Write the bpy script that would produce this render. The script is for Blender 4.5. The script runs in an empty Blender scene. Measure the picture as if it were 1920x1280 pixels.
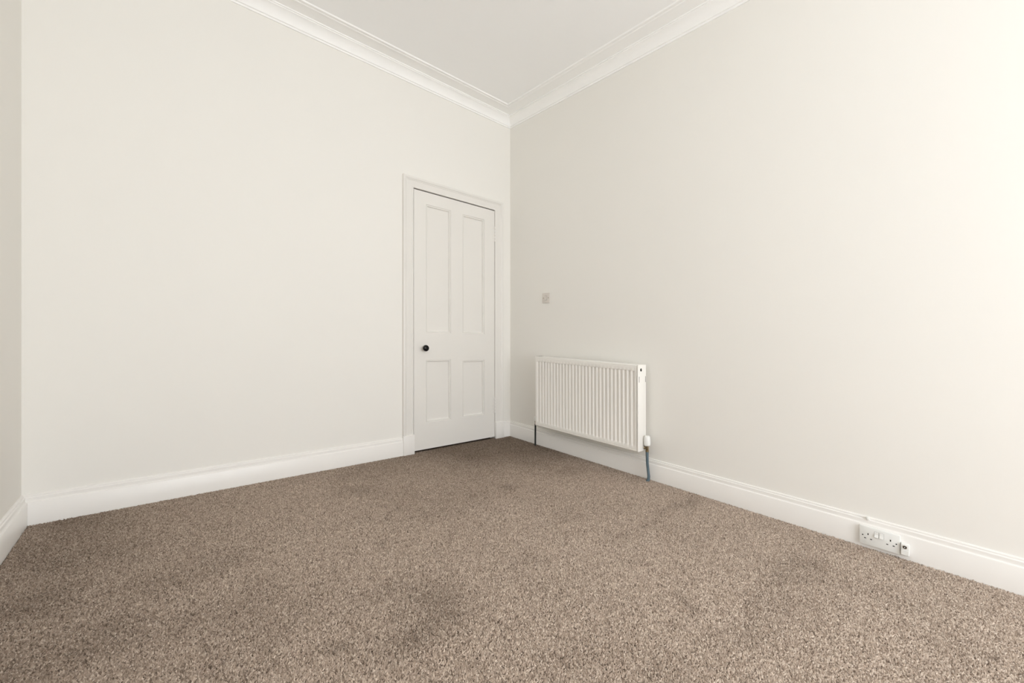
import bpy, bmesh, math, random
import numpy as np
from mathutils import Vector, Matrix

random.seed(7)
rng = np.random.default_rng(7)
scene = bpy.context.scene
COL = scene.collection

# ------------------------------------------------------------------ room frame
# Room axes: x runs along the door wall, y along the radiator wall, the far corner is the origin
# (the room lies at x < 0, y < 0).  The old house has settled: its walls are plumb, but floor,
# ceiling, door head and skirtings all fall by about 1.6 degrees towards one side.
YAW = 0.7190105
SETTLE = 0.0285219
SX, SY = -SETTLE * math.cos(YAW), SETTLE * math.sin(YAW)
def settled(p):
    return Vector((p[0], p[1], p[2] + SX * p[0] + SY * p[1]))

CAM = (-2.63263, -3.03396, 0.98)
F_PX, HORIZON = 778.63, 625.31

# ------------------------------------------------------------------ camera
cd = bpy.data.cameras.new('camera'); cam = bpy.data.objects.new('camera', cd); COL.objects.link(cam)
cam.location = settled(CAM)
cam.rotation_euler = (math.pi / 2, 0, -YAW)
cd.sensor_fit = 'HORIZONTAL'; cd.sensor_width = 36.0
cd.lens = F_PX / 1920 * 36.0
cd.shift_y = -(640 - HORIZON) / 1920
cd.clip_start = 0.02; cd.clip_end = 100
scene.camera = cam

# ------------------------------------------------------------------ daylight
WX0, WX1, WZ0, WZ1, WY = -2.85, -0.62, 0.30, 2.55, -5.7     # the window opening behind the photographer
SKY = 5.0
world = bpy.data.worlds.new('overcast_sky'); scene.world = world; world.use_nodes = True
nt = world.node_tree; nt.nodes.clear()
wo = nt.nodes.new('ShaderNodeOutputWorld'); bg = nt.nodes.new('ShaderNodeBackground')
tc = nt.nodes.new('ShaderNodeTexCoord'); sp = nt.nodes.new('ShaderNodeSeparateXYZ')
rp = nt.nodes.new('ShaderNodeValToRGB'); mp = nt.nodes.new('ShaderNodeMapRange')
mp.inputs['From Min'].default_value = -1; mp.inputs['From Max'].default_value = 1
nt.links.new(tc.outputs['Generated'], sp.inputs[0]); nt.links.new(sp.outputs['Z'], mp.inputs['Value'])
nt.links.new(mp.outputs[0], rp.inputs[0]); nt.links.new(rp.outputs[0], bg.inputs['Color']); nt.links.new(bg.outputs[0], wo.inputs[0])
e = rp.color_ramp.elements                                   # overcast above; below, brightness raised near the sky's to light the ceiling
e[0].position = 0.0; e[0].color = (0.90, 0.925, 0.955, 1)
e[1].position = 1.0; e[1].color = (0.92, 0.955, 1.0, 1)
m = e.new(0.47); m.color = (0.90, 0.93, 0.965, 1)
m = e.new(0.56); m.color = (0.92, 0.95, 0.99, 1)
bg.inputs['Strength'].default_value = SKY

pl = bpy.data.lights.new('window_portal', 'AREA'); pl.shape = 'RECTANGLE'
pl.size = WX1 - WX0; pl.size_y = WZ1 - WZ0; pl.cycles.is_portal = True
po = bpy.data.objects.new('window_portal', pl); COL.objects.link(po)
po.location = settled(((WX0 + WX1) / 2, WY - 0.16, (WZ0 + WZ1) / 2)); po.rotation_euler = (math.pi / 2, 0, 0)

vs = scene.view_settings
scene.display_settings.display_device = 'sRGB'
vs.view_transform = 'Standard'; vs.look = 'None'; vs.gamma = 1.0; vs.use_curve_mapping = False
vs.exposure = 0.86
scene.cycles.max_bounces = 14; scene.cycles.diffuse_bounces = 10; scene.cycles.glossy_bounces = 4
scene.cycles.transparent_max_bounces = 8; scene.cycles.sample_clamp_indirect = 6.0
scene.cycles.use_denoising = True

# ------------------------------------------------------------------ materials
def mat(name, color, rough=0.5, spec=0.5, metal=0.0, bump=None, var=None):
    m = bpy.data.materials.new(name); m.use_nodes = True
    n = m.node_tree.nodes; l = m.node_tree.links; b = n['Principled BSDF']
    b.inputs['Base Color'].default_value = (*color, 1); b.inputs['Roughness'].default_value = rough
    b.inputs['Specular IOR Level'].default_value = spec; b.inputs['Metallic'].default_value = metal
    t = n.new('ShaderNodeTexCoord')
    if var:
        sc, amt = var
        nz = n.new('ShaderNodeTexNoise'); nz.inputs['Scale'].default_value = sc; nz.inputs['Detail'].default_value = 4
        mx = n.new('ShaderNodeMix'); mx.data_type = 'RGBA'
        mx.inputs['A'].default_value = (*[c * (1 - amt) for c in color], 1)
        mx.inputs['B'].default_value = (*[min(1, c * (1 + amt)) for c in color], 1)
        l.new(t.outputs['Object'], nz.inputs['Vector']); l.new(nz.outputs['Fac'], mx.inputs['Factor'])
        l.new(mx.outputs['Result'], b.inputs['Base Color'])
    if bump:
        sc, st, dist = bump
        nb = n.new('ShaderNodeTexNoise'); nb.inputs['Scale'].default_value = sc; nb.inputs['Detail'].default_value = 3
        bp = n.new('ShaderNodeBump'); bp.inputs['Strength'].default_value = st; bp.inputs['Distance'].default_value = dist
        l.new(t.outputs['Object'], nb.inputs['Vector']); l.new(nb.outputs['Fac'], bp.inputs['Height']); l.new(bp.outputs[0], b.inputs['Normal'])
    return m
M = {}
M['wall'] = mat('wall_paint', (0.845, 0.832, 0.795), 0.85, 0.25, bump=(220, 0.08, 0.001), var=(1.3, 0.008))
M['ceiling'] = mat('ceiling_paint', (0.94, 0.945, 0.945), 0.9, 0.2, bump=(180, 0.06, 0.001), var=(1.1, 0.006))
M['cornice'] = mat('cornice_paint', (0.95, 0.95, 0.94), 0.6, 0.3, var=(3, 0.006))
M['gloss'] = mat('white_gloss_paint', (0.85, 0.835, 0.808), 0.30, 0.35, bump=(60, 0.06, 0.001), var=(5, 0.008))
M['door'] = mat('white_door_paint', (0.80, 0.783, 0.748), 0.35, 0.45, bump=(50, 0.08, 0.001), var=(5, 0.008))
M['enamel'] = mat('radiator_enamel', (0.87, 0.855, 0.815), 0.3, 0.5, var=(4, 0.005))
M['plastic'] = mat('white_plastic', (0.83, 0.84, 0.82), 0.35, 0.5, var=(30, 0.005))
M['greyplate'] = mat('silver_grey_plate', (0.70, 0.66, 0.615), 0.45, 0.5, 0.1, var=(40, 0.03))
M['black'] = mat('black_knob', (0.004, 0.0035, 0.0035), 0.22, 0.25, var=(20, 0.1))
M['dark'] = mat('dark_recess', (0.02, 0.018, 0.015), 0.8, 0.2, var=(20, 0.1))
M['chrome'] = mat('chrome', (0.70, 0.68, 0.64), 0.18, 0.5, 1.0, var=(30, 0.03))
M['brass'] = mat('dull_brass', (0.30, 0.24, 0.15), 0.35, 0.5, 1.0, var=(60, 0.15))
M['pipe'] = mat('blue_grey_pipe', (0.105, 0.15, 0.178), 0.4, 0.4, bump=(90, 0.2, 0.001), var=(60, 0.12))
M['darkpipe'] = mat('dark_pipe', (0.022, 0.024, 0.022), 0.5, 0.4, var=(60, 0.15))
M['backing'] = mat('carpet_backing', (0.12, 0.095, 0.075), 0.95, 0.1, var=(30, 0.2))
# architectural glass: a thin clear pane with a fresnel sheen
g = bpy.data.materials.new('window_glass'); g.use_nodes = True
gn = g.node_tree.nodes; gl = g.node_tree.links; gn.clear()
go = gn.new('ShaderNodeOutputMaterial'); gt = gn.new('ShaderNodeBsdfTransparent'); gg = gn.new('ShaderNodeBsdfGlossy')
gf = gn.new('ShaderNodeLayerWeight'); gf.inputs['Blend'].default_value = 0.5; gq = gn.new('ShaderNodeMath'); gq.operation = 'POWER'; gq.inputs[1].default_value = 5.0; gm = gn.new('ShaderNodeMixShader'); gg.inputs['Roughness'].default_value = 0.02
gl.new(gf.outputs['Facing'], gq.inputs[0]); gl.new(gq.outputs[0], gm.inputs[0]); gl.new(gt.outputs[0], gm.inputs[1]); gl.new(gg.outputs[0], gm.inputs[2]); gl.new(gm.outputs[0], go.inputs[0])
M['glass'] = g
# carpet yarn: each tuft carries its yarn tone ("yarn") and how dark dirt and painted dim light make it
c = bpy.data.materials.new('carpet_yarn'); c.use_nodes = True
n = c.node_tree.nodes; l = c.node_tree.links; b = n['Principled BSDF']
b.inputs['Roughness'].default_value = 0.95; b.inputs['Specular IOR Level'].default_value = 0.1
a1 = n.new('ShaderNodeAttribute'); a1.attribute_name = 'yarn'; a2 = n.new('ShaderNodeAttribute'); a2.attribute_name = 'soil_shade'
cr = n.new('ShaderNodeValToRGB'); ce = cr.color_ramp.elements
ce[0].position = 0.0; ce[0].color = (0.23, 0.175, 0.138, 1)
ce[1].position = 1.0; ce[1].color = (0.86, 0.74, 0.63, 1)
k = ce.new(0.35); k.color = (0.475, 0.378, 0.304, 1)
k = ce.new(0.7); k.color = (0.645, 0.527, 0.438, 1)
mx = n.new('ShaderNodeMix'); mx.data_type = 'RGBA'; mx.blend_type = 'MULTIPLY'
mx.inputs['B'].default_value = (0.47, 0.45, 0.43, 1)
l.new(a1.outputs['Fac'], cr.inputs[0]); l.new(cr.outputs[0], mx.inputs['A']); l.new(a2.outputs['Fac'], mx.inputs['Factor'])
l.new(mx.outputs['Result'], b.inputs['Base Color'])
M['carpet'] = c

# ------------------------------------------------------------------ mesh helpers
class MB:
    """Collects shapes given in room coordinates; build() links them as one settled mesh object."""
    def __init__(s): s.bm = bmesh.new()
    def box(s, x0, x1, y0, y1, z0, z1, bev=0.0, seg=2):
        t = bmesh.new()
        r = bmesh.ops.create_cube(t, size=1)
        for v in t.verts:
            v.co = Vector(((x0 + x1) / 2 + v.co.x * abs(x1 - x0), (y0 + y1) / 2 + v.co.y * abs(y1 - y0), (z0 + z1) / 2 + v.co.z * abs(z1 - z0)))
        if bev: bmesh.ops.bevel(t, geom=t.edges[:], offset=bev, segments=seg, affect='EDGES', profile=0.5)
        me = bpy.data.meshes.new('t'); t.to_mesh(me); t.free(); s.bm.from_mesh(me); bpy.data.meshes.remove(me)
        return s
    def poly(s, verts, faces):
        vs_ = [s.bm.verts.new(v) for v in verts]
        for f in faces: s.bm.faces.new([vs_[i] for i in f])
        return s
    def lathe(s, o, axis, prof, seg=20):
        """prof: (radius, height) along axis from o"""
        ax = Vector(axis).normalized(); u = ax.orthogonal().normalized(); w = ax.cross(u); o = Vector(o)
        rings = [[s.bm.verts.new(o + ax * h + (u * math.cos(2 * math.pi * i / seg) + w * math.sin(2 * math.pi * i / seg)) * max(r, 1e-5)) for i in range(seg)] for r, h in prof]
        for a, b_ in zip(rings, rings[1:]):
            for i in range(seg): s.bm.faces.new([a[i], a[(i + 1) % seg], b_[(i + 1) % seg], b_[i]])
        s.bm.faces.new(rings[0][::-1]); s.bm.faces.new(rings[-1])
        return s
    def tube(s, pts, r, seg=12):
        pts = [Vector(p) for p in pts]; rings = []
        u = None
        for i, p in enumerate(pts):
            t = (pts[min(i + 1, len(pts) - 1)] - pts[max(i - 1, 0)]).normalized()
            u = t.orthogonal().normalized() if u is None else (u - t * u.dot(t)).normalized()
            w = t.cross(u); rr = r[i] if isinstance(r, (list, tuple)) else r
            rings.append([s.bm.verts.new(p + (u * math.cos(2 * math.pi * k / seg) + w * math.sin(2 * math.pi * k / seg)) * rr) for k in range(seg)])
        for a, b_ in zip(rings, rings[1:]):
            for i in range(seg): s.bm.faces.new([a[i], a[(i + 1) % seg], b_[(i + 1) % seg], b_[i]])
        s.bm.faces.new(rings[0][::-1]); s.bm.faces.new(rings[-1])
        return s
    def loft(s, rows, close=True):
        """rows: list of equally long 3-D point lists (a profile at each station); profile closed if close"""
        vs_ = [[s.bm.verts.new(p) for p in r] for r in rows]
        nn = len(rows[0])
        for a, b_ in zip(vs_, vs_[1:]):
            for i in range(nn if close else nn - 1):
                j = (i + 1) % nn; s.bm.faces.new([a[i], a[j], b_[j], b_[i]])
        if close:
            s.bm.faces.new(vs_[0][::-1]); s.bm.faces.new(vs_[-1])
        return s
    def build(s, name, material, parent=None, origin=None, smooth=30):
        bmesh.ops.recalc_face_normals(s.bm, faces=s.bm.faces[:])
        for v in s.bm.verts: v.co = settled(v.co)
        base = Vector(parent['_o']) if parent else None
        if origin is not None: og = settled(origin)
        elif base is not None: og = base
        else:
            cs = [v.co for v in s.bm.verts]
            og = Vector(((min(q.x for q in cs) + max(q.x for q in cs)) / 2, (min(q.y for q in cs) + max(q.y for q in cs)) / 2, min(q.z for q in cs)))
        for v in s.bm.verts: v.co -= og
        me = bpy.data.meshes.new(name); s.bm.to_mesh(me); s.bm.free()
        me.materials.append(material)
        if smooth:
            me.shade_smooth(); me.set_sharp_from_angle(angle=math.radians(smooth))
        o = bpy.data.objects.new(name, me); COL.objects.link(o)
        if parent: o.parent = parent; o.location = og - base
        else: o.location = og
        o['_o'] = tuple(og)
        return o
def empty(name, p):
    o = bpy.data.objects.new(name, None); COL.objects.link(o); o.location = settled(p); o['_o'] = tuple(o.location)
    o.empty_display_size = 0.05
    return o
def tag(o, label, cat, kind=None, group=None):
    o['label'] = label; o['category'] = cat
    if kind: o['kind'] = kind
    if group: o['group'] = group
    return o
def struct(o, label, cat): return tag(o, label, cat, 'structure')
def R(s_, d, z): return (-d, s_, z)                     # on the radiator wall: along it, out of it, up
def B(s_, d, z): return (s_, -d, z)                     # on the door wall
def rbox(mb, s0, s1, d0, d1, z0, z1, bev=0, seg=2): return mb.box(-d1, -d0, s0, s1, z0, z1, bev, seg)
def bbox(mb, s0, s1, d0, d1, z0, z1, bev=0, seg=2): return mb.box(s0, s1, -d1, -d0, z0, z1, bev, seg)

# ------------------------------------------------------------------ room shell
XL = -3.089; LEAN = 0.026                                # the left wall runs 1.5 degrees out of square
def xl(y): return XL + LEAN * y
CZ, CH = 2.956, 3.041                                    # underside of the cornice on the wall, ceiling
FT = -0.006                                              # floor under the carpet pile; the tuft tips reach z = 0
TH = 0.14
DS0, DS1, DZ = -1.0345, -0.1965, 2.128                   # the door opening

fl = MB().box(XL - 0.4, 0.3, WY - 0.3, 1.0, FT - 0.15, FT).build('floor', M['backing'])
struct(fl, 'floor covered wall to wall in brown speckled twist-pile carpet', 'floor')
ce_ = MB().box(XL - 0.4, 0.3, WY - 0.3, 1.0, CH, CH + 0.12).build('ceiling', M['ceiling'])
struct(ce_, 'plain white painted ceiling edged by a moulded cornice', 'ceiling')
w = MB()
w.box(XL - 0.3, DS0, 0, TH, FT, CH); w.box(DS1, TH, 0, TH, FT, CH); w.box(DS0, DS1, 0, TH, DZ, CH)
struct(w.build('wall_back', M['wall']), 'off-white painted wall with the white panelled door', 'wall')
struct(MB().box(0, TH, WY - 0.3, 0, FT, CH).build('wall_right', M['wall']), 'off-white painted wall with the radiator and sockets', 'wall')
y1 = WY - 0.3
struct(MB().poly([(xl(0), 0, FT), (xl(y1), y1, FT), (xl(y1) - TH, y1, FT), (xl(0) - TH, 0, FT), (xl(0), 0, CH), (xl(y1), y1, CH), (xl(y1) - TH, y1, CH), (xl(0) - TH, 0, CH)],
       [(0, 1, 2, 3), (4, 5, 6, 7), (0, 1, 5, 4), (1, 2, 6, 5), (2, 3, 7, 6), (3, 0, 4, 7)]).build('wall_left', M['wall']),
       'narrow strip of shaded off-white wall at the left edge', 'wall')
w = MB(); x0 = XL - 0.3
w.box(x0, WX0, WY - 0.25, WY, FT, CH); w.box(WX1, 0, WY - 0.25, WY, FT, CH)
w.box(WX0, WX1, WY - 0.25, WY, FT, WZ0); w.box(WX0, WX1, WY - 0.25, WY, WZ1, CH)
struct(w.build('wall_front', M['wall']), 'off-white wall with the window, behind the camera', 'wall')
# unseen box added behind the door so daylight stays out of its gaps
w = MB(); w.box(-1.35, 0.14, 0.75, 0.85, FT, CH); w.box(-1.45, -1.35, TH, 0.85, FT, CH); w.box(0.0, 0.14, TH, 0.75, FT, CH)
struct(w.build('wall_light_block', M['wall']), 'unseen walls added behind the panelled door to block daylight', 'wall')

# the sash window the daylight comes through
win = struct(empty('window_1', ((WX0 + WX1) / 2, WY, WZ0)), 'tall white sash window behind the camera', 'window')
ya, yb = WY - 0.17, WY - 0.06
f = MB()
f.box(WX0, WX0 + 0.05, ya, yb, WZ0, WZ1); f.box(WX1 - 0.05, WX1, ya, yb, WZ0, WZ1)
f.box(WX0 + 0.05, WX1 - 0.05, ya, yb, WZ0, WZ0 + 0.06); f.box(WX0 + 0.05, WX1 - 0.05, ya, yb, WZ1 - 0.05, WZ1)
f.build('window_frame', M['gloss'], win)
zm = (WZ0 + WZ1) / 2
for za, zb_, yy in ((WZ0 + 0.06, zm + 0.02, WY - 0.09), (zm - 0.02, WZ1 - 0.05, WY - 0.13)):
    f = MB(); a, b_ = WX0 + 0.05, WX1 - 0.05
    f.box(a, a + 0.05, yy - 0.02, yy + 0.02, za, zb_); f.box(b_ - 0.05, b_, yy - 0.02, yy + 0.02, za, zb_)
    f.box(a + 0.05, b_ - 0.05, yy - 0.02, yy + 0.02, za, za + 0.05); f.box(a + 0.05, b_ - 0.05, yy - 0.02, yy + 0.02, zb_ - 0.04, zb_)
    sa = f.build('sash', M['gloss'], win)
    MB().poly([(a + 0.05, yy, za + 0.05), (b_ - 0.05, yy, za + 0.05), (b_ - 0.05, yy, zb_ - 0.04), (a + 0.05, yy, zb_ - 0.04)], [(0, 1, 2, 3)]).build('pane', M['glass'], sa, smooth=0)

# skirting boards
T = 0.022
SK = [(0, FT), (T, FT), (T, 0.1035), (0.0205, 0.1065), (0.0165, 0.1078), (0.0140, 0.1110), (0.0132, 0.1170), (0.0138, 0.1230), (0.0132, 0.1275),
      (0.0108, 0.1300), (0.0092, 0.1312), (0.0092, 0.1335), (0.0085, 0.1372), (0.0058, 0.1402), (0.0022, 0.1414), (0, 0.1414)]
def skirt(name, label, fa, fb):
    """fa, fb: functions (d, z) -> point at either end, so that the ends mitre"""
    o = MB().loft([[fa(d, z) for d, z in SK], [fb(d, z) for d, z in SK]]).build(name, M['gloss'])
    return struct(o, label, 'baseboard')
PL0, PL1 = -1.130, -0.101                                # outer faces of the plinth blocks beside the door
skirt('baseboard_back', 'white moulded skirting board left of the door', lambda d, z: B(XL + d, d, z), lambda d, z: B(PL0, d, z))
skirt('baseboard_back', 'short white skirting piece between door and corner', lambda d, z: B(PL1, d, z), lambda d, z: B(-d, d, z))
skirt('baseboard_right', 'white moulded skirting board under the radiator and sockets', lambda d, z: R(-d, d, z), lambda d, z: R(WY + d, d, z))
skirt('baseboard_left', 'white skirting board on the left strip of wall', lambda d, z: (xl(-d) + d, -d, z), lambda d, z: (xl(WY) + d, WY + d, z))
skirt('baseboard_front', 'white skirting board under the window, behind the camera', lambda d, z: (xl(WY) + d, WY + d, z), lambda d, z: (-d, WY + d, z))

# cornice: a cove on the wall, a flat band and a double bead on the ceiling
CO = [(0, CZ), (0.008, CZ), (0.011, CZ + 0.010), (0.019, CZ + 0.012), (0.021, CZ + 0.020), (0.029, CZ + 0.038), (0.042, CZ + 0.053), (0.058, CZ + 0.063),
      (0.070, CZ + 0.066), (0.071, CZ + 0.071), (0.079, CZ + 0.072), (0.081, CZ + 0.079), (0.160, CZ + 0.080), (0.163, CZ + 0.076), (0.170, CZ + 0.0745), (0.177, CZ + 0.076), (0.180, CZ + 0.080),
      (0.186, CZ + 0.0805), (0.189, CZ + 0.077), (0.196, CZ + 0.0755), (0.203, CZ + 0.077), (0.207, CH), (0, CH)]
def cornice(name, label, fa, fb):
    o = MB().loft([[fa(d, z) for d, z in CO], [fb(d, z) for d, z in CO]]).build(name, M['cornice'])
    return struct(o, label, 'cornice')
cornice('trim_1', 'white moulded cornice above the door wall', lambda d, z: (xl(-d) + d, -d, z), lambda d, z: (-d, -d, z))
cornice('trim_2', 'white moulded cornice above the radiator wall', lambda d, z: (-d, -d, z), lambda d, z: (-d, WY + d, z))
cornice('trim_3', 'white moulded cornice above the left wall', lambda d, z: (xl(-d) + d, -d, z), lambda d, z: (xl(WY) + d, WY + d, z))
cornice('trim_4', 'white moulded cornice above the window wall', lambda d, z: (xl(WY) + d, WY + d, z), lambda d, z: (-d, WY + d, z))

# door surround: moulded architrave on plinth blocks, with the jamb lining inside the opening
AW = 0.093
AP = [(0, 0), (0, 0.011), (0.003, 0.0145), (0.009, 0.0145), (0.012, 0.0115), (0.016, 0.0125), (0.058, 0.0135), (0.061, 0.0165), (0.066, 0.0165),
      (0.070, 0.021), (0.077, 0.0255), (0.086, 0.0265), (0.091, 0.0245), (AW, 0.021), (AW, 0)]
tr = struct(empty('trim_5', B((DS0 + DS1) / 2, 0, 0)), 'white moulded door surround on plain plinth blocks', 'door frame')
PZ = 0.150
MB().loft([[B(DS0 - q, d, PZ) for q, d in AP], [B(DS0 - q, d, DZ + q * 0.93) for q, d in AP], [B(DS1 + q, d, DZ + q * 0.93) for q, d in AP], [B(DS1 + q, d, PZ) for q, d in AP]]).build('architrave', M['door'], tr)
for s0, s1, zt in ((PL0, DS0 + 0.001, PZ), (DS1 - 0.001, PL1, PZ)):
    bbox(MB(), s0, s1, 0, 0.029, FT, zt, 0.0025).build('plinth_block', M['gloss'], tr)
f = MB(); bbox(f, DS0 - 0.02, DS0, -TH, 0.0, FT, DZ); bbox(f, DS1, DS1 + 0.02, -TH, 0.0, FT, DZ); bbox(f, DS0, DS1, -TH, 0.0, DZ, DZ + 0.02)
bbox(f, DS0, DS0 + 0.012, -TH, -0.040, FT, DZ); bbox(f, DS1 - 0.012, DS1, -TH, -0.040, FT, DZ)
f.build('jamb_lining', M['door'], tr)

# ------------------------------------------------------------------ the four-panel door
door = struct(empty('door_1', B((DS0 + DS1) / 2, 0, 0)), 'white four-panel door with black round knob', 'door')
L0, L1, LZ0, LZ1, FD, BD = DS0 + 0.006, DS1 - 0.003, 0.013, DZ - 0.007, 0.004, -0.034
PANS = [(-0.918, -0.679, 0.968, 2.022), (-0.556, -0.319, 0.968, 2.016), (-0.918, -0.679, 0.229, 0.745), (-0.556, -0.319, 0.232, 0.734)]
lf = MB()
bbox(lf, L0, PANS[0][0], BD, FD, LZ0, LZ1); bbox(lf, PANS[1][1], L1, BD, FD, LZ0, LZ1); bbox(lf, PANS[0][1], PANS[1][0], BD, FD, LZ0, LZ1)
for (a, b_, lo, mid0, mid1, hi) in ((PANS[0][0], PANS[0][1], PANS[2][2], PANS[2][3], PANS[0][2], PANS[0][3]), (PANS[1][0], PANS[1][1], PANS[3][2], PANS[3][3], PANS[1][2], PANS[1][3])):
    bbox(lf, a, b_, BD, FD, LZ0, lo); bbox(lf, a, b_, BD, FD, mid0, mid1); bbox(lf, a, b_, BD, FD, hi, LZ1)
leaf = lf.build('leaf', M['door'], door)
MP = [(0, -0.0145), (0, FD), (0.0010, FD - 0.0055), (0.0045, FD - 0.0065), (0.0060, FD - 0.0030), (0.0100, FD - 0.0022), (0.0135, FD - 0.0050), (0.0155, FD - 0.0140), (0.0205, FD - 0.0155), (0.0205, -0.0145)]
for a, b_, lo, hi in PANS:
    pn = bbox(MB(), a, b_, -0.028, FD - 0.0165, lo, hi).build('door_panel', M['door'], door)
    rows = [[B(a + q, d, lo + q) for q, d in MP], [B(b_ - q, d, lo + q) for q, d in MP], [B(b_ - q, d, hi - q) for q, d in MP], [B(a + q, d, hi - q) for q, d in MP]]
    mo = MB(); vv = [[mo.bm.verts.new(p) for p in r] for r in rows]
    for i in range(4):
        A, Bv = vv[i], vv[(i + 1) % 4]
        for j in range(len(MP)): mo.bm.faces.new([A[j], A[(j + 1) % len(MP)], Bv[(j + 1) % len(MP)], Bv[j]])
    mo.build('panel_moulding', M['door'], pn)
kn = MB().lathe(B(-0.944, FD, 0.843), (0, -1, 0), [(0.0075, 0.006), (0.0075, 0.022), (0.013, 0.026), (0.021, 0.031), (0.0255, 0.039), (0.0262, 0.046), (0.0235, 0.053), (0.016, 0.058), (0.006, 0.060)], 28).build('door_knob', M['black'], door)
kn['label'] = 'black round door knob'
MB().lathe(B(-0.944, FD, 0.843), (0, -1, 0), [(0.020, 0.0), (0.020, 0.003), (0.017, 0.005), (0.009, 0.006)], 24).build('rose', M['door'], kn)['label'] = 'white painted knob rose'
for zc in (1.905, 0.308):
    hg = MB(); bbox(hg, L1 - 0.020, L1 + 0.001, FD - 0.001, FD + 0.0022, zc - 0.072, zc + 0.072, 0.0008, 1)
    hg = hg.build('hinge', M['door'], door)
    for i in range(5):
        za = zc - 0.072 + i * 0.0292
        MB().lathe(B(L1 + 0.0015, FD + 0.003, za), (0, 0, 1), [(0.0055, 0), (0.0078, 0.0015), (0.0078, 0.0225), (0.0055, 0.0240)], 12).build('knuckle', M['door'], hg)
    for dz in (-0.045, 0.045):
        MB().lathe(B(L1 - 0.011, FD + 0.002, zc + dz), (0, -1, 0), [(0.0035, 0), (0.0035, 0.0008), (0.001, 0.0004)], 10).build('screw', M['door'], hg)

# ------------------------------------------------------------------ radiator
RS0, RS1, RZ0, RZ1, RF, RB = -0.478, -1.478, 0.197, 0.791, 0.130, 0.032       # far end, near end, bottom, top, front, back
rad = tag(empty('radiator', R((RS0 + RS1) / 2, 0.08, RZ0)), 'white ribbed panel radiator fixed low on the right wall', 'radiator')
N = 29; s_in0, s_in1 = RS0 - 0.018, RS1 + 0.030
pitch = (s_in1 - s_in0) / N
cols = [(RS0 - 0.004, 0), (RS0 - 0.0045, 0)]
for i in range(N):
    q = s_in0 + i * pitch
    cols += [(q + pitch * 0.20, 0), (q + pitch * 0.34, 0.45), (q + pitch * 0.42, 1), (q + pitch * 0.78, 1), (q + pitch * 0.86, 0.45)]
cols += [(s_in1 + pitch * 0.1, 0), (RS1 + 0.013, 0)]
rowsz = [(RZ0, 0, 0.005), (RZ0 + 0.003, 0, 0.001), (RZ0 + 0.006, 0, 0), (RZ0 + 0.0105, 0, 0), (RZ0 + 0.012, 0, 0.0022), (RZ0 + 0.0145, 0, 0.0022), (RZ0 + 0.016, 0, 0), (RZ0 + 0.034, 0, 0),
         (RZ0 + 0.040, 0.55, 0), (RZ0 + 0.047, 1, 0), (RZ1 - 0.046, 1, 0), (RZ1 - 0.0425, 0.6, 0), (RZ1 - 0.041, 0, 0), (RZ1 - 0.014, 0, 0), (RZ1 - 0.012, 0, 0.0018), (RZ1 - 0.0095, 0, 0.0018), (RZ1 - 0.008, 0, 0), (RZ1 - 0.003, 0, 0.001), (RZ1 - 0.001, 0, 0.004)]
fp = MB()
grid = [[R(s_, RF - gd - gs * gz * 0.0054, z) for s_, gs in cols] for z, gz, gd in rowsz]
grid = [[R(s_, RF - 0.02, RZ0 + 0.001) for s_, gs in cols]] + grid + [[R(s_, RF - 0.02, RZ1 - 0.001) for s_, gs in cols]]
fp.loft(grid, close=False)
fp.build('front_panel', M['enamel'], rad, smooth=40)
rbox(MB(), RS1, RS1 + 0.0125, RB, RF + 0.0005, RZ0 + 0.002, RZ1 + 0.001, 0.0045, 3).build('side_panel', M['enamel'], rad)
rbox(MB(), RS0 - 0.004, RS0, RB, RF - 0.001, RZ0 + 0.002, RZ1 + 0.001, 0.0015).build('side_panel', M['enamel'], rad)
rbox(MB(), RS1 + 0.014, RS0 - 0.006, RB, RB + 0.014, RZ0 + 0.004, RZ1 - 0.004, 0.004).build('rear_panel', M['enamel'], rad)
# top grille: a frame with a row of cross slats over the convector
tg = MB()
rbox(tg, RS1 + 0.013, RS0 - 0.008, RF - 0.026, RF - 0.004, RZ1 - 0.004, RZ1 + 0.0005, 0.001); rbox(tg, RS1 + 0.013, RS0 - 0.008, RB + 0.001, RB + 0.022, RZ1 - 0.004, RZ1 + 0.0005, 0.001)
top = tg.build('top_grille', M['enamel'], rad)
for i in range(41):
    q = RS1 + 0.016 + i * (0.962 / 40)
    sl = MB(); rbox(sl, q, q + 0.011, RB + 0.021, RF - 0.025, RZ1 - 0.003, RZ1 - 0.0005); sl.build('slat', M['enamel'], top)
# convector fins inside
cf = MB(); nf = 40
pts = []
for i in range(nf * 2 + 1):
    q = RS1 + 0.03 + i * (0.94 / (nf * 2)); d = RB + 0.018 if i % 2 else RF - 0.030
    pts.append((q, d))
cf.loft([[R(q, d, RZ0 + 0.02) for q, d in pts], [R(q, d, RZ1 - 0.03) for q, d in pts]], close=False)
cf.build('convector_fin', M['enamel'], rad, smooth=0)
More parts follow.
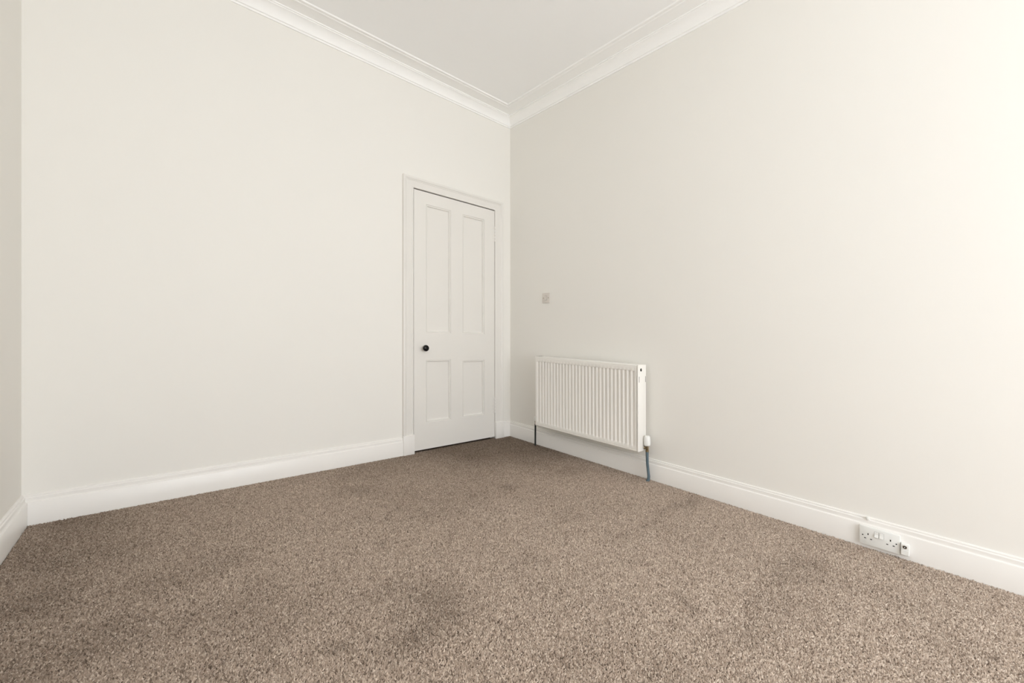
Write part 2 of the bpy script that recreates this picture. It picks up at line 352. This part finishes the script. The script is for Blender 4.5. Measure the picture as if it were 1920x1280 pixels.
# near end: bleed valve hole and the hanging slots of the casing
bv = MB().lathe(R(RS1 + 0.0006, 0.098, 0.757), (0, -1, 0), [(0.0105, 0), (0.0105, 0.0012), (0.0085, 0.0016)], 20).build('bleed_valve', M['dark'], rad)
bv['label'] = 'dark bleed valve in the end casing'
MB().lathe(R(RS1 - 0.0008, 0.097, 0.759), (0, -1, 0), [(0.0035, 0), (0.0035, 0.002), (0.0025, 0.0040)], 4).build('valve_stem', M['chrome'], bv)
for d, z0, z1 in ((0.1205, 0.672, 0.712), (0.042, 0.672, 0.712)):
    so = rbox(MB(), RS1 - 0.0004, RS1 + 0.001, d - 0.0018, d + 0.0018, z0, z1).build('slot', M['dark'], rad)
    so['label'] = 'narrow dark slot in the end casing'
eg = rbox(MB(), RS0 - 0.0078, RS0 - 0.0042, RB + 0.002, RF - 0.012, RZ1 - 0.004, RZ1 + 0.0009).build('slot', M['dark'], rad); eg['label'] = 'dark gap beside the far end of the grille'
for q in (RS0 - 0.16, RS1 + 0.16):
    rbox(MB(), q - 0.015, q + 0.015, 0.002, RB + 0.002, RZ0 + 0.05, RZ1 - 0.08, 0.001).build('bracket', M['enamel'], rad)
# near valve with its thermostatic head
VS, VD = -1.503, 0.062
va = MB(); va.lathe(R(VS, VD, 0.196), (0, 0, 1), [(0.009, 0), (0.0115, 0.002), (0.0115, 0.012), (0.009, 0.014), (0.0105, 0.018), (0.0105, 0.036), (0.013, 0.039), (0.013, 0.046)], 16)
va.lathe(R(VS, VD, 0.222), (0, 1, 0), [(0.0085, 0), (0.0085, 0.012), (0.012, 0.0125), (0.012, 0.020), (0.008, 0.021), (0.008, 0.028)], 12)
valve = va.build('valve', M['brass'], rad); valve['label'] = 'brass valve body at the near bottom corner'
hd = MB().lathe(R(VS, VD, 0.240), (0, 0, 1), [(0.016, 0), (0.0205, 0.004), (0.0222, 0.014), (0.0222, 0.034), (0.0210, 0.052), (0.0185, 0.064), (0.0150, 0.068), (0.0040, 0.0685)], 24).build('valve_head', M['plastic'], valve)
hd['label'] = 'white thermostatic valve head'
MB().lathe(R(VS + 0.0145, VD, 0.222), (0, 1, 0), [(0.011, 0), (0.0125, 0.001), (0.0125, 0.007), (0.011, 0.008)], 6).build('union_nut', M['chrome'], valve)
MB().lathe(R(VS, VD, 0.236), (0, 0, 1), [(0.0155, 0), (0.0165, 0.001), (0.0165, 0.0055), (0.0155, 0.0065)], 16).build('head_ring', M['chrome'], valve)
pp = MB().tube([R(VS, VD, 0.200), R(VS, VD, 0.165), R(VS - 0.001, VD - 0.001, 0.120), R(VS - 0.005, VD - 0.004, 0.07), R(VS - 0.008, VD - 0.007, 0.03), R(VS - 0.006, VD - 0.006, 0.006), R(VS + 0.001, VD + 0.001, FT)],
               [0.0105, 0.0098, 0.0095, 0.0095, 0.0098, 0.0100, 0.0100], 14).build('pipe', M['pipe'], rad); pp['label'] = 'blue-grey painted pipe'
# far lockshield valve and its dark pipe
LS, LD = -0.409, 0.060
lv = MB(); lv.lathe(R(LS, LD, 0.186), (0, 0, 1), [(0.008, 0), (0.010, 0.002), (0.010, 0.013), (0.008, 0.015), (0.009, 0.034)], 14)
lv.lathe(R(LS, LD, 0.212), (0, -1, 0), [(0.008, 0), (0.008, 0.030), (0.011, 0.031), (0.011, 0.040), (0.008, 0.041), (0.008, 0.070)], 12)
lv = lv.build('lockshield_valve', M['chrome'], rad); lv['label'] = 'lockshield valve at the far bottom corner'
MB().lathe(R(LS, LD, 0.218), (0, 0, 1), [(0.010, 0), (0.0125, 0.003), (0.0125, 0.030), (0.0105, 0.036), (0.003, 0.037)], 16).build('valve_cap', M['plastic'], lv)
pp = MB().tube([R(LS, LD, 0.190), R(LS + 0.001, LD, 0.10), R(LS + 0.003, LD - 0.001, FT)], 0.0078, 12).build('pipe', M['darkpipe'], rad); pp['label'] = 'dark pipe at the far end'

# ------------------------------------------------------------------ switch, sockets, clip
sw = tag(empty('light_switch', R(-0.487, 0, 1.258)), 'square silver-grey switch plate on the right wall above the radiator', 'light switch')
rbox(MB(), -0.5315, -0.4425, 0, 0.0085, 1.258, 1.346, 0.003, 2).build('switch_plate', M['greyplate'], sw)
rbox(MB(), -0.4987, -0.4753, 0.008, 0.0088, 1.2823, 1.3217).build('rocker_gap', M['dark'], sw)
rk = MB()
rk.loft([[R(s_, 0.008, 1.2835), R(s_, 0.0125, 1.2835), R(s_, 0.0095, 1.302), R(s_, 0.0105, 1.3205), R(s_, 0.008, 1.3205)] for s_ in (-0.4975, -0.4765)])
rk.build('rocker', M['greyplate'], sw, smooth=0)
for s_ in (-0.4575, -0.5165):
    MB().lathe(R(s_, 0.0080, 1.302), (-1, 0, 0), [(0.0042, 0), (0.0042, 0.0012), (0.0030, 0.0018)], 12).build('screw', M['brass'], sw)['label'] = 'dark screw head'

so = tag(empty('double_socket', R(-2.70, T, 0.016)), 'white double power socket with two switches on the right skirting board', 'socket')
F1 = 0.036
rbox(MB(), -2.7725, -2.628, T, F1, 0.0155, 0.1015, 0.0016, 2).build('faceplate', M['plastic'], so)
for s0, s1 in ((-2.6985, -2.684), (-2.7165, -2.702)):
    rbox(MB(), s0 - 0.0006, s1 + 0.0006, F1 - 0.002, F1 + 0.0002, 0.0632, 0.0894).build('rocker_gap', M['dark'], so)
    r_ = MB(); r_.loft([[R(s_, F1 - 0.001, 0.0645), R(s_, F1 + 0.0075, 0.0645), R(s_, F1 + 0.0030, 0.0765), R(s_, F1 + 0.0015, 0.0890), R(s_, F1 - 0.001, 0.0890)] for s_ in (s0, s1)])
    r_.build('rocker', M['plastic'], so, smooth=0)
for s_ in (-2.660, -2.740):
    rbox(MB(), s_ - 0.0021, s_ + 0.0021, F1 - 0.002, F1 + 0.0003, 0.0635, 0.0720).build('pin_slot', M['dark'], so)
    for ds in (-0.0112, 0.0112):
        rbox(MB(), s_ + ds - 0.0035, s_ + ds + 0.0035, F1 - 0.002, F1 + 0.0003, 0.0445, 0.0485).build('pin_slot', M['dark'], so)
for s_ in (-2.640, -2.760):
    MB().lathe(R(s_, F1 - 0.001, 0.059), (-1, 0, 0), [(0.0028, 0), (0.0028, 0.0013), (0.0018, 0.0013)], 12).build('screw', M['dark'], so)['label'] = 'dark recessed screw'

ae = tag(empty('aerial_socket', R(-2.789, T, 0.022)), 'small white aerial outlet box beside the double socket on the skirting board', 'aerial socket')
F2 = 0.044
rbox(MB(), -2.804, -2.7755, T, F2, 0.022, 0.0725, 0.0025, 3).build('outlet_box', M['plastic'], ae)
rbox(MB(), -2.8025, -2.777, F2 - 0.001, F2 + 0.0015, 0.0235, 0.0455, 0.0008, 1).build('cover', M['plastic'], ae)
co = MB().lathe(R(-2.7895, F2 - 0.001, 0.0600), (-1, 0, 0), [(0.0078, 0), (0.0078, 0.0025), (0.0062, 0.0030)], 20).build('connector', M['chrome'], ae); co['label'] = 'round aerial connector'
MB().lathe(R(-2.7895, F2 + 0.0015, 0.0600), (-1, 0, 0), [(0.0058, 0), (0.0058, 0.0010), (0.0050, 0.0010)], 20).build('connector_hole', M['dark'], co)
MB().lathe(R(-2.7895, F2 + 0.0020, 0.0600), (-1, 0, 0), [(0.0020, 0), (0.0020, 0.0030), (0.0010, 0.0033)], 10).build('connector_pin', M['plastic'], co)

cl = tag(empty('cable_clip', R(-2.657, 0.010, 0.127)), 'tiny white cable clip on top of the skirting above the double socket', 'cable clip')
rbox(MB(), -2.6635, -2.6505, 0.0085, 0.0200, 0.1265, 0.1430, 0.003, 2).build('clip_body', M['plastic'], cl)
MB().lathe(R(-2.657, 0.0195, 0.1345), (-1, 0, 0), [(0.0030, 0), (0.0030, 0.0010), (0.0015, 0.0014)], 12).build('nail', M['plastic'], cl)

# ------------------------------------------------------------------ carpet pile
def vnoise(x, y, cell, seed):
    r = np.random.default_rng(seed); G = r.random((96, 96))
    u = x / cell + 31.7; v = y / cell + 47.3
    iu = np.floor(u).astype(int); iv = np.floor(v).astype(int); fu = u - iu; fv = v - iv
    fu = fu * fu * (3 - 2 * fu); fv = fv * fv * (3 - 2 * fv)
    g_ = lambda a, b_: G[a % 96, b_ % 96]
    return (g_(iu, iv) * (1 - fu) + g_(iu + 1, iv) * fu) * (1 - fv) + (g_(iu, iv + 1) * (1 - fu) + g_(iu + 1, iv + 1) * fu) * fv
def scatter(sp, y0, y1):
    gx, gy = np.meshgrid(np.arange(XL - 0.15, 0.0, sp), np.arange(y0, y1, sp))
    x = gx.ravel() + rng.uniform(-0.5, 0.5, gx.size) * sp; y = gy.ravel() + rng.uniform(-0.5, 0.5, gx.size) * sp
    return x + sp * 0.5 * (np.round(gy.ravel() / sp) % 2), y, np.full(gx.size, sp)
YN = -3.55                                               # finer tufts in the half of the room in view
parts = [scatter(0.0047, YN, 0.03), scatter(0.0085, WY, YN)]
px, py, sp_ = [np.concatenate([p[i] for p in parts]) for i in range(3)]
keep = (px > XL + LEAN * py + T + 0.003) & (px < -T - 0.002) & (py > WY + T) & ((py < -T - 0.002) | ((px > DS0) & (px < DS1) & (py < 0.015) & (py > -0.03)))
px, py, sp_ = px[keep], py[keep], sp_[keep]; n_ = px.size
# soil: broad traffic patches, plus the marks left where furniture stood and feet passed
soil_shade = 0.55 * vnoise(px, py, 0.42, 1) + 0.30 * vnoise(px, py, 0.17, 2) + 0.15 * vnoise(px, py, 0.07, 3)
soil_shade = np.clip((soil_shade - 0.47) * 1.3, 0, 1) * 0.55
wob = 0.04 * (vnoise(px, py, 0.12, 5) - 0.5) * 2; wob2 = 0.04 * (vnoise(px, py, 0.12, 6) - 0.5) * 2
for x_, y_, rx_, ry_, a_ in [(-1.85, -1.69, .10, .11, .55), (-1.87, -1.80, .05, .06, .45), (-1.98, -1.55, .10, .07, .25), (-2.02, -1.82, .11, .06, .55), (-2.198, -1.713, .035, .03, .55),
        (-1.82, -1.19, .03, .025, .35), (-0.925, -1.03, .05, .05, .42), (-0.905, -2.14, .03, .03, .30), (-1.12, -2.30, .025, .04, .45), (-1.145, -2.335, .02, .025, .35),
        (-0.19, -1.85, .10, .05, .45), (-0.45, -1.83, .22, .035, .35), (-0.90, -1.84, .08, .035, .28), (-0.48, -2.49, .12, .06, .36), (-0.66, -2.50, .12, .07, .34), (-0.90, -2.50, .14, .06, .30), (-1.12, -2.51, .09, .05, .28),
        (-2.72, -1.16, .08, .06, .34), (-2.76, -1.28, .09, .06, .34), (-2.94, -0.86, .11, .11, .25), (-1.70, -0.50, .09, .06, .30), (-2.40, -0.94, .13, .08, .25), (-2.60, -0.92, .10, .08, .18), (-2.50, -1.31, .10, .06, .20),
        (-1.37, -1.72, .06, .05, .28), (-2.85, -0.53, .14, .10, .22), (-0.90, -1.50, .12, .10, .18), (-2.95, -1.30, .12, .14, .25)]:
    soil_shade = np.maximum(soil_shade, soil_shade * 0.5 + a_ * np.exp(-(((px + wob - x_) / rx_) ** 2 + ((py + wob2 - y_) / ry_) ** 2) * 0.7))
# dim light painted in at the door corner and left side, plus traffic dirt
worn_shade = 1.0 * np.exp(-((px + 0.35) / 0.85) ** 2 - ((py + 0.10) / 0.75) ** 2) + 0.38 * np.clip((-2.15 - px) / 0.8, 0, 1) + 0.12 * np.clip((py + 1.6) / 1.4, 0, 1)
soil_shade = soil_shade + worn_shade * (0.8 + 0.4 * vnoise(px, py, 0.25, 12))
soil_shade = np.clip(soil_shade + 0.06 * rng.standard_normal(n_), 0, 1)
yarn = np.clip(0.52 + 0.07 * np.clip((-py - 1.0) / 1.6, 0, 1) * np.clip((px + 2.4) / 1.2, 0, 1) + 0.26 * rng.standard_normal(n_) + 0.12 * (vnoise(px, py, 0.014, 9) - 0.5), 0, 1)  # tone lifted at front right, painting in the brighter light by the window
hgt = 0.0050 + 0.0036 * rng.random(n_) - 0.0012 * soil_shade
ang = rng.uniform(0, 2 * np.pi, n_); rad_ = sp_ * rng.uniform(0.80, 1.15, n_)
V = np.empty((n_, 4, 3))
for k in range(3):                                       # each tuft a three-sided twist, its tip leaning any way
    V[:, k, 0] = px + rad_ * np.cos(ang + k * 2 * np.pi / 3); V[:, k, 1] = py + rad_ * np.sin(ang + k * 2 * np.pi / 3); V[:, k, 2] = FT - 0.0005
V[:, 3, 0] = px + rng.normal(0, 0.0034, n_); V[:, 3, 1] = py + rng.normal(0, 0.0034, n_); V[:, 3, 2] = FT + hgt
V[:, :, 2] += SX * V[:, :, 0] + SY * V[:, :, 1]
V -= np.array(fl['_o'])
idx = (np.arange(n_) * 4)[:, None, None] + np.array([[0, 1, 3], [1, 2, 3], [2, 0, 3]])[None]
me = bpy.data.meshes.new('carpet_pile')
me.vertices.add(n_ * 4); me.vertices.foreach_set('co', V.astype(np.float32).ravel())
me.loops.add(n_ * 9); me.loops.foreach_set('vertex_index', idx.astype(np.int32).ravel())
me.polygons.add(n_ * 3); me.polygons.foreach_set('loop_start', np.arange(0, n_ * 9, 3, dtype=np.int32))
me.update(calc_edges=True)
for nm, arr in (('yarn', yarn), ('soil_shade', soil_shade)):
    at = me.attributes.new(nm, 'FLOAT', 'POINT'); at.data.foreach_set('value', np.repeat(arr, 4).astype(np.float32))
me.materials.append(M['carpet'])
cp = bpy.data.objects.new('carpet_pile', me); COL.objects.link(cp); cp.parent = fl
cp['kind'] = 'stuff'; cp['label'] = 'brown speckled twist carpet pile with darker trodden patches'

for o in bpy.data.objects:
    if '_o' in o: del o['_o']
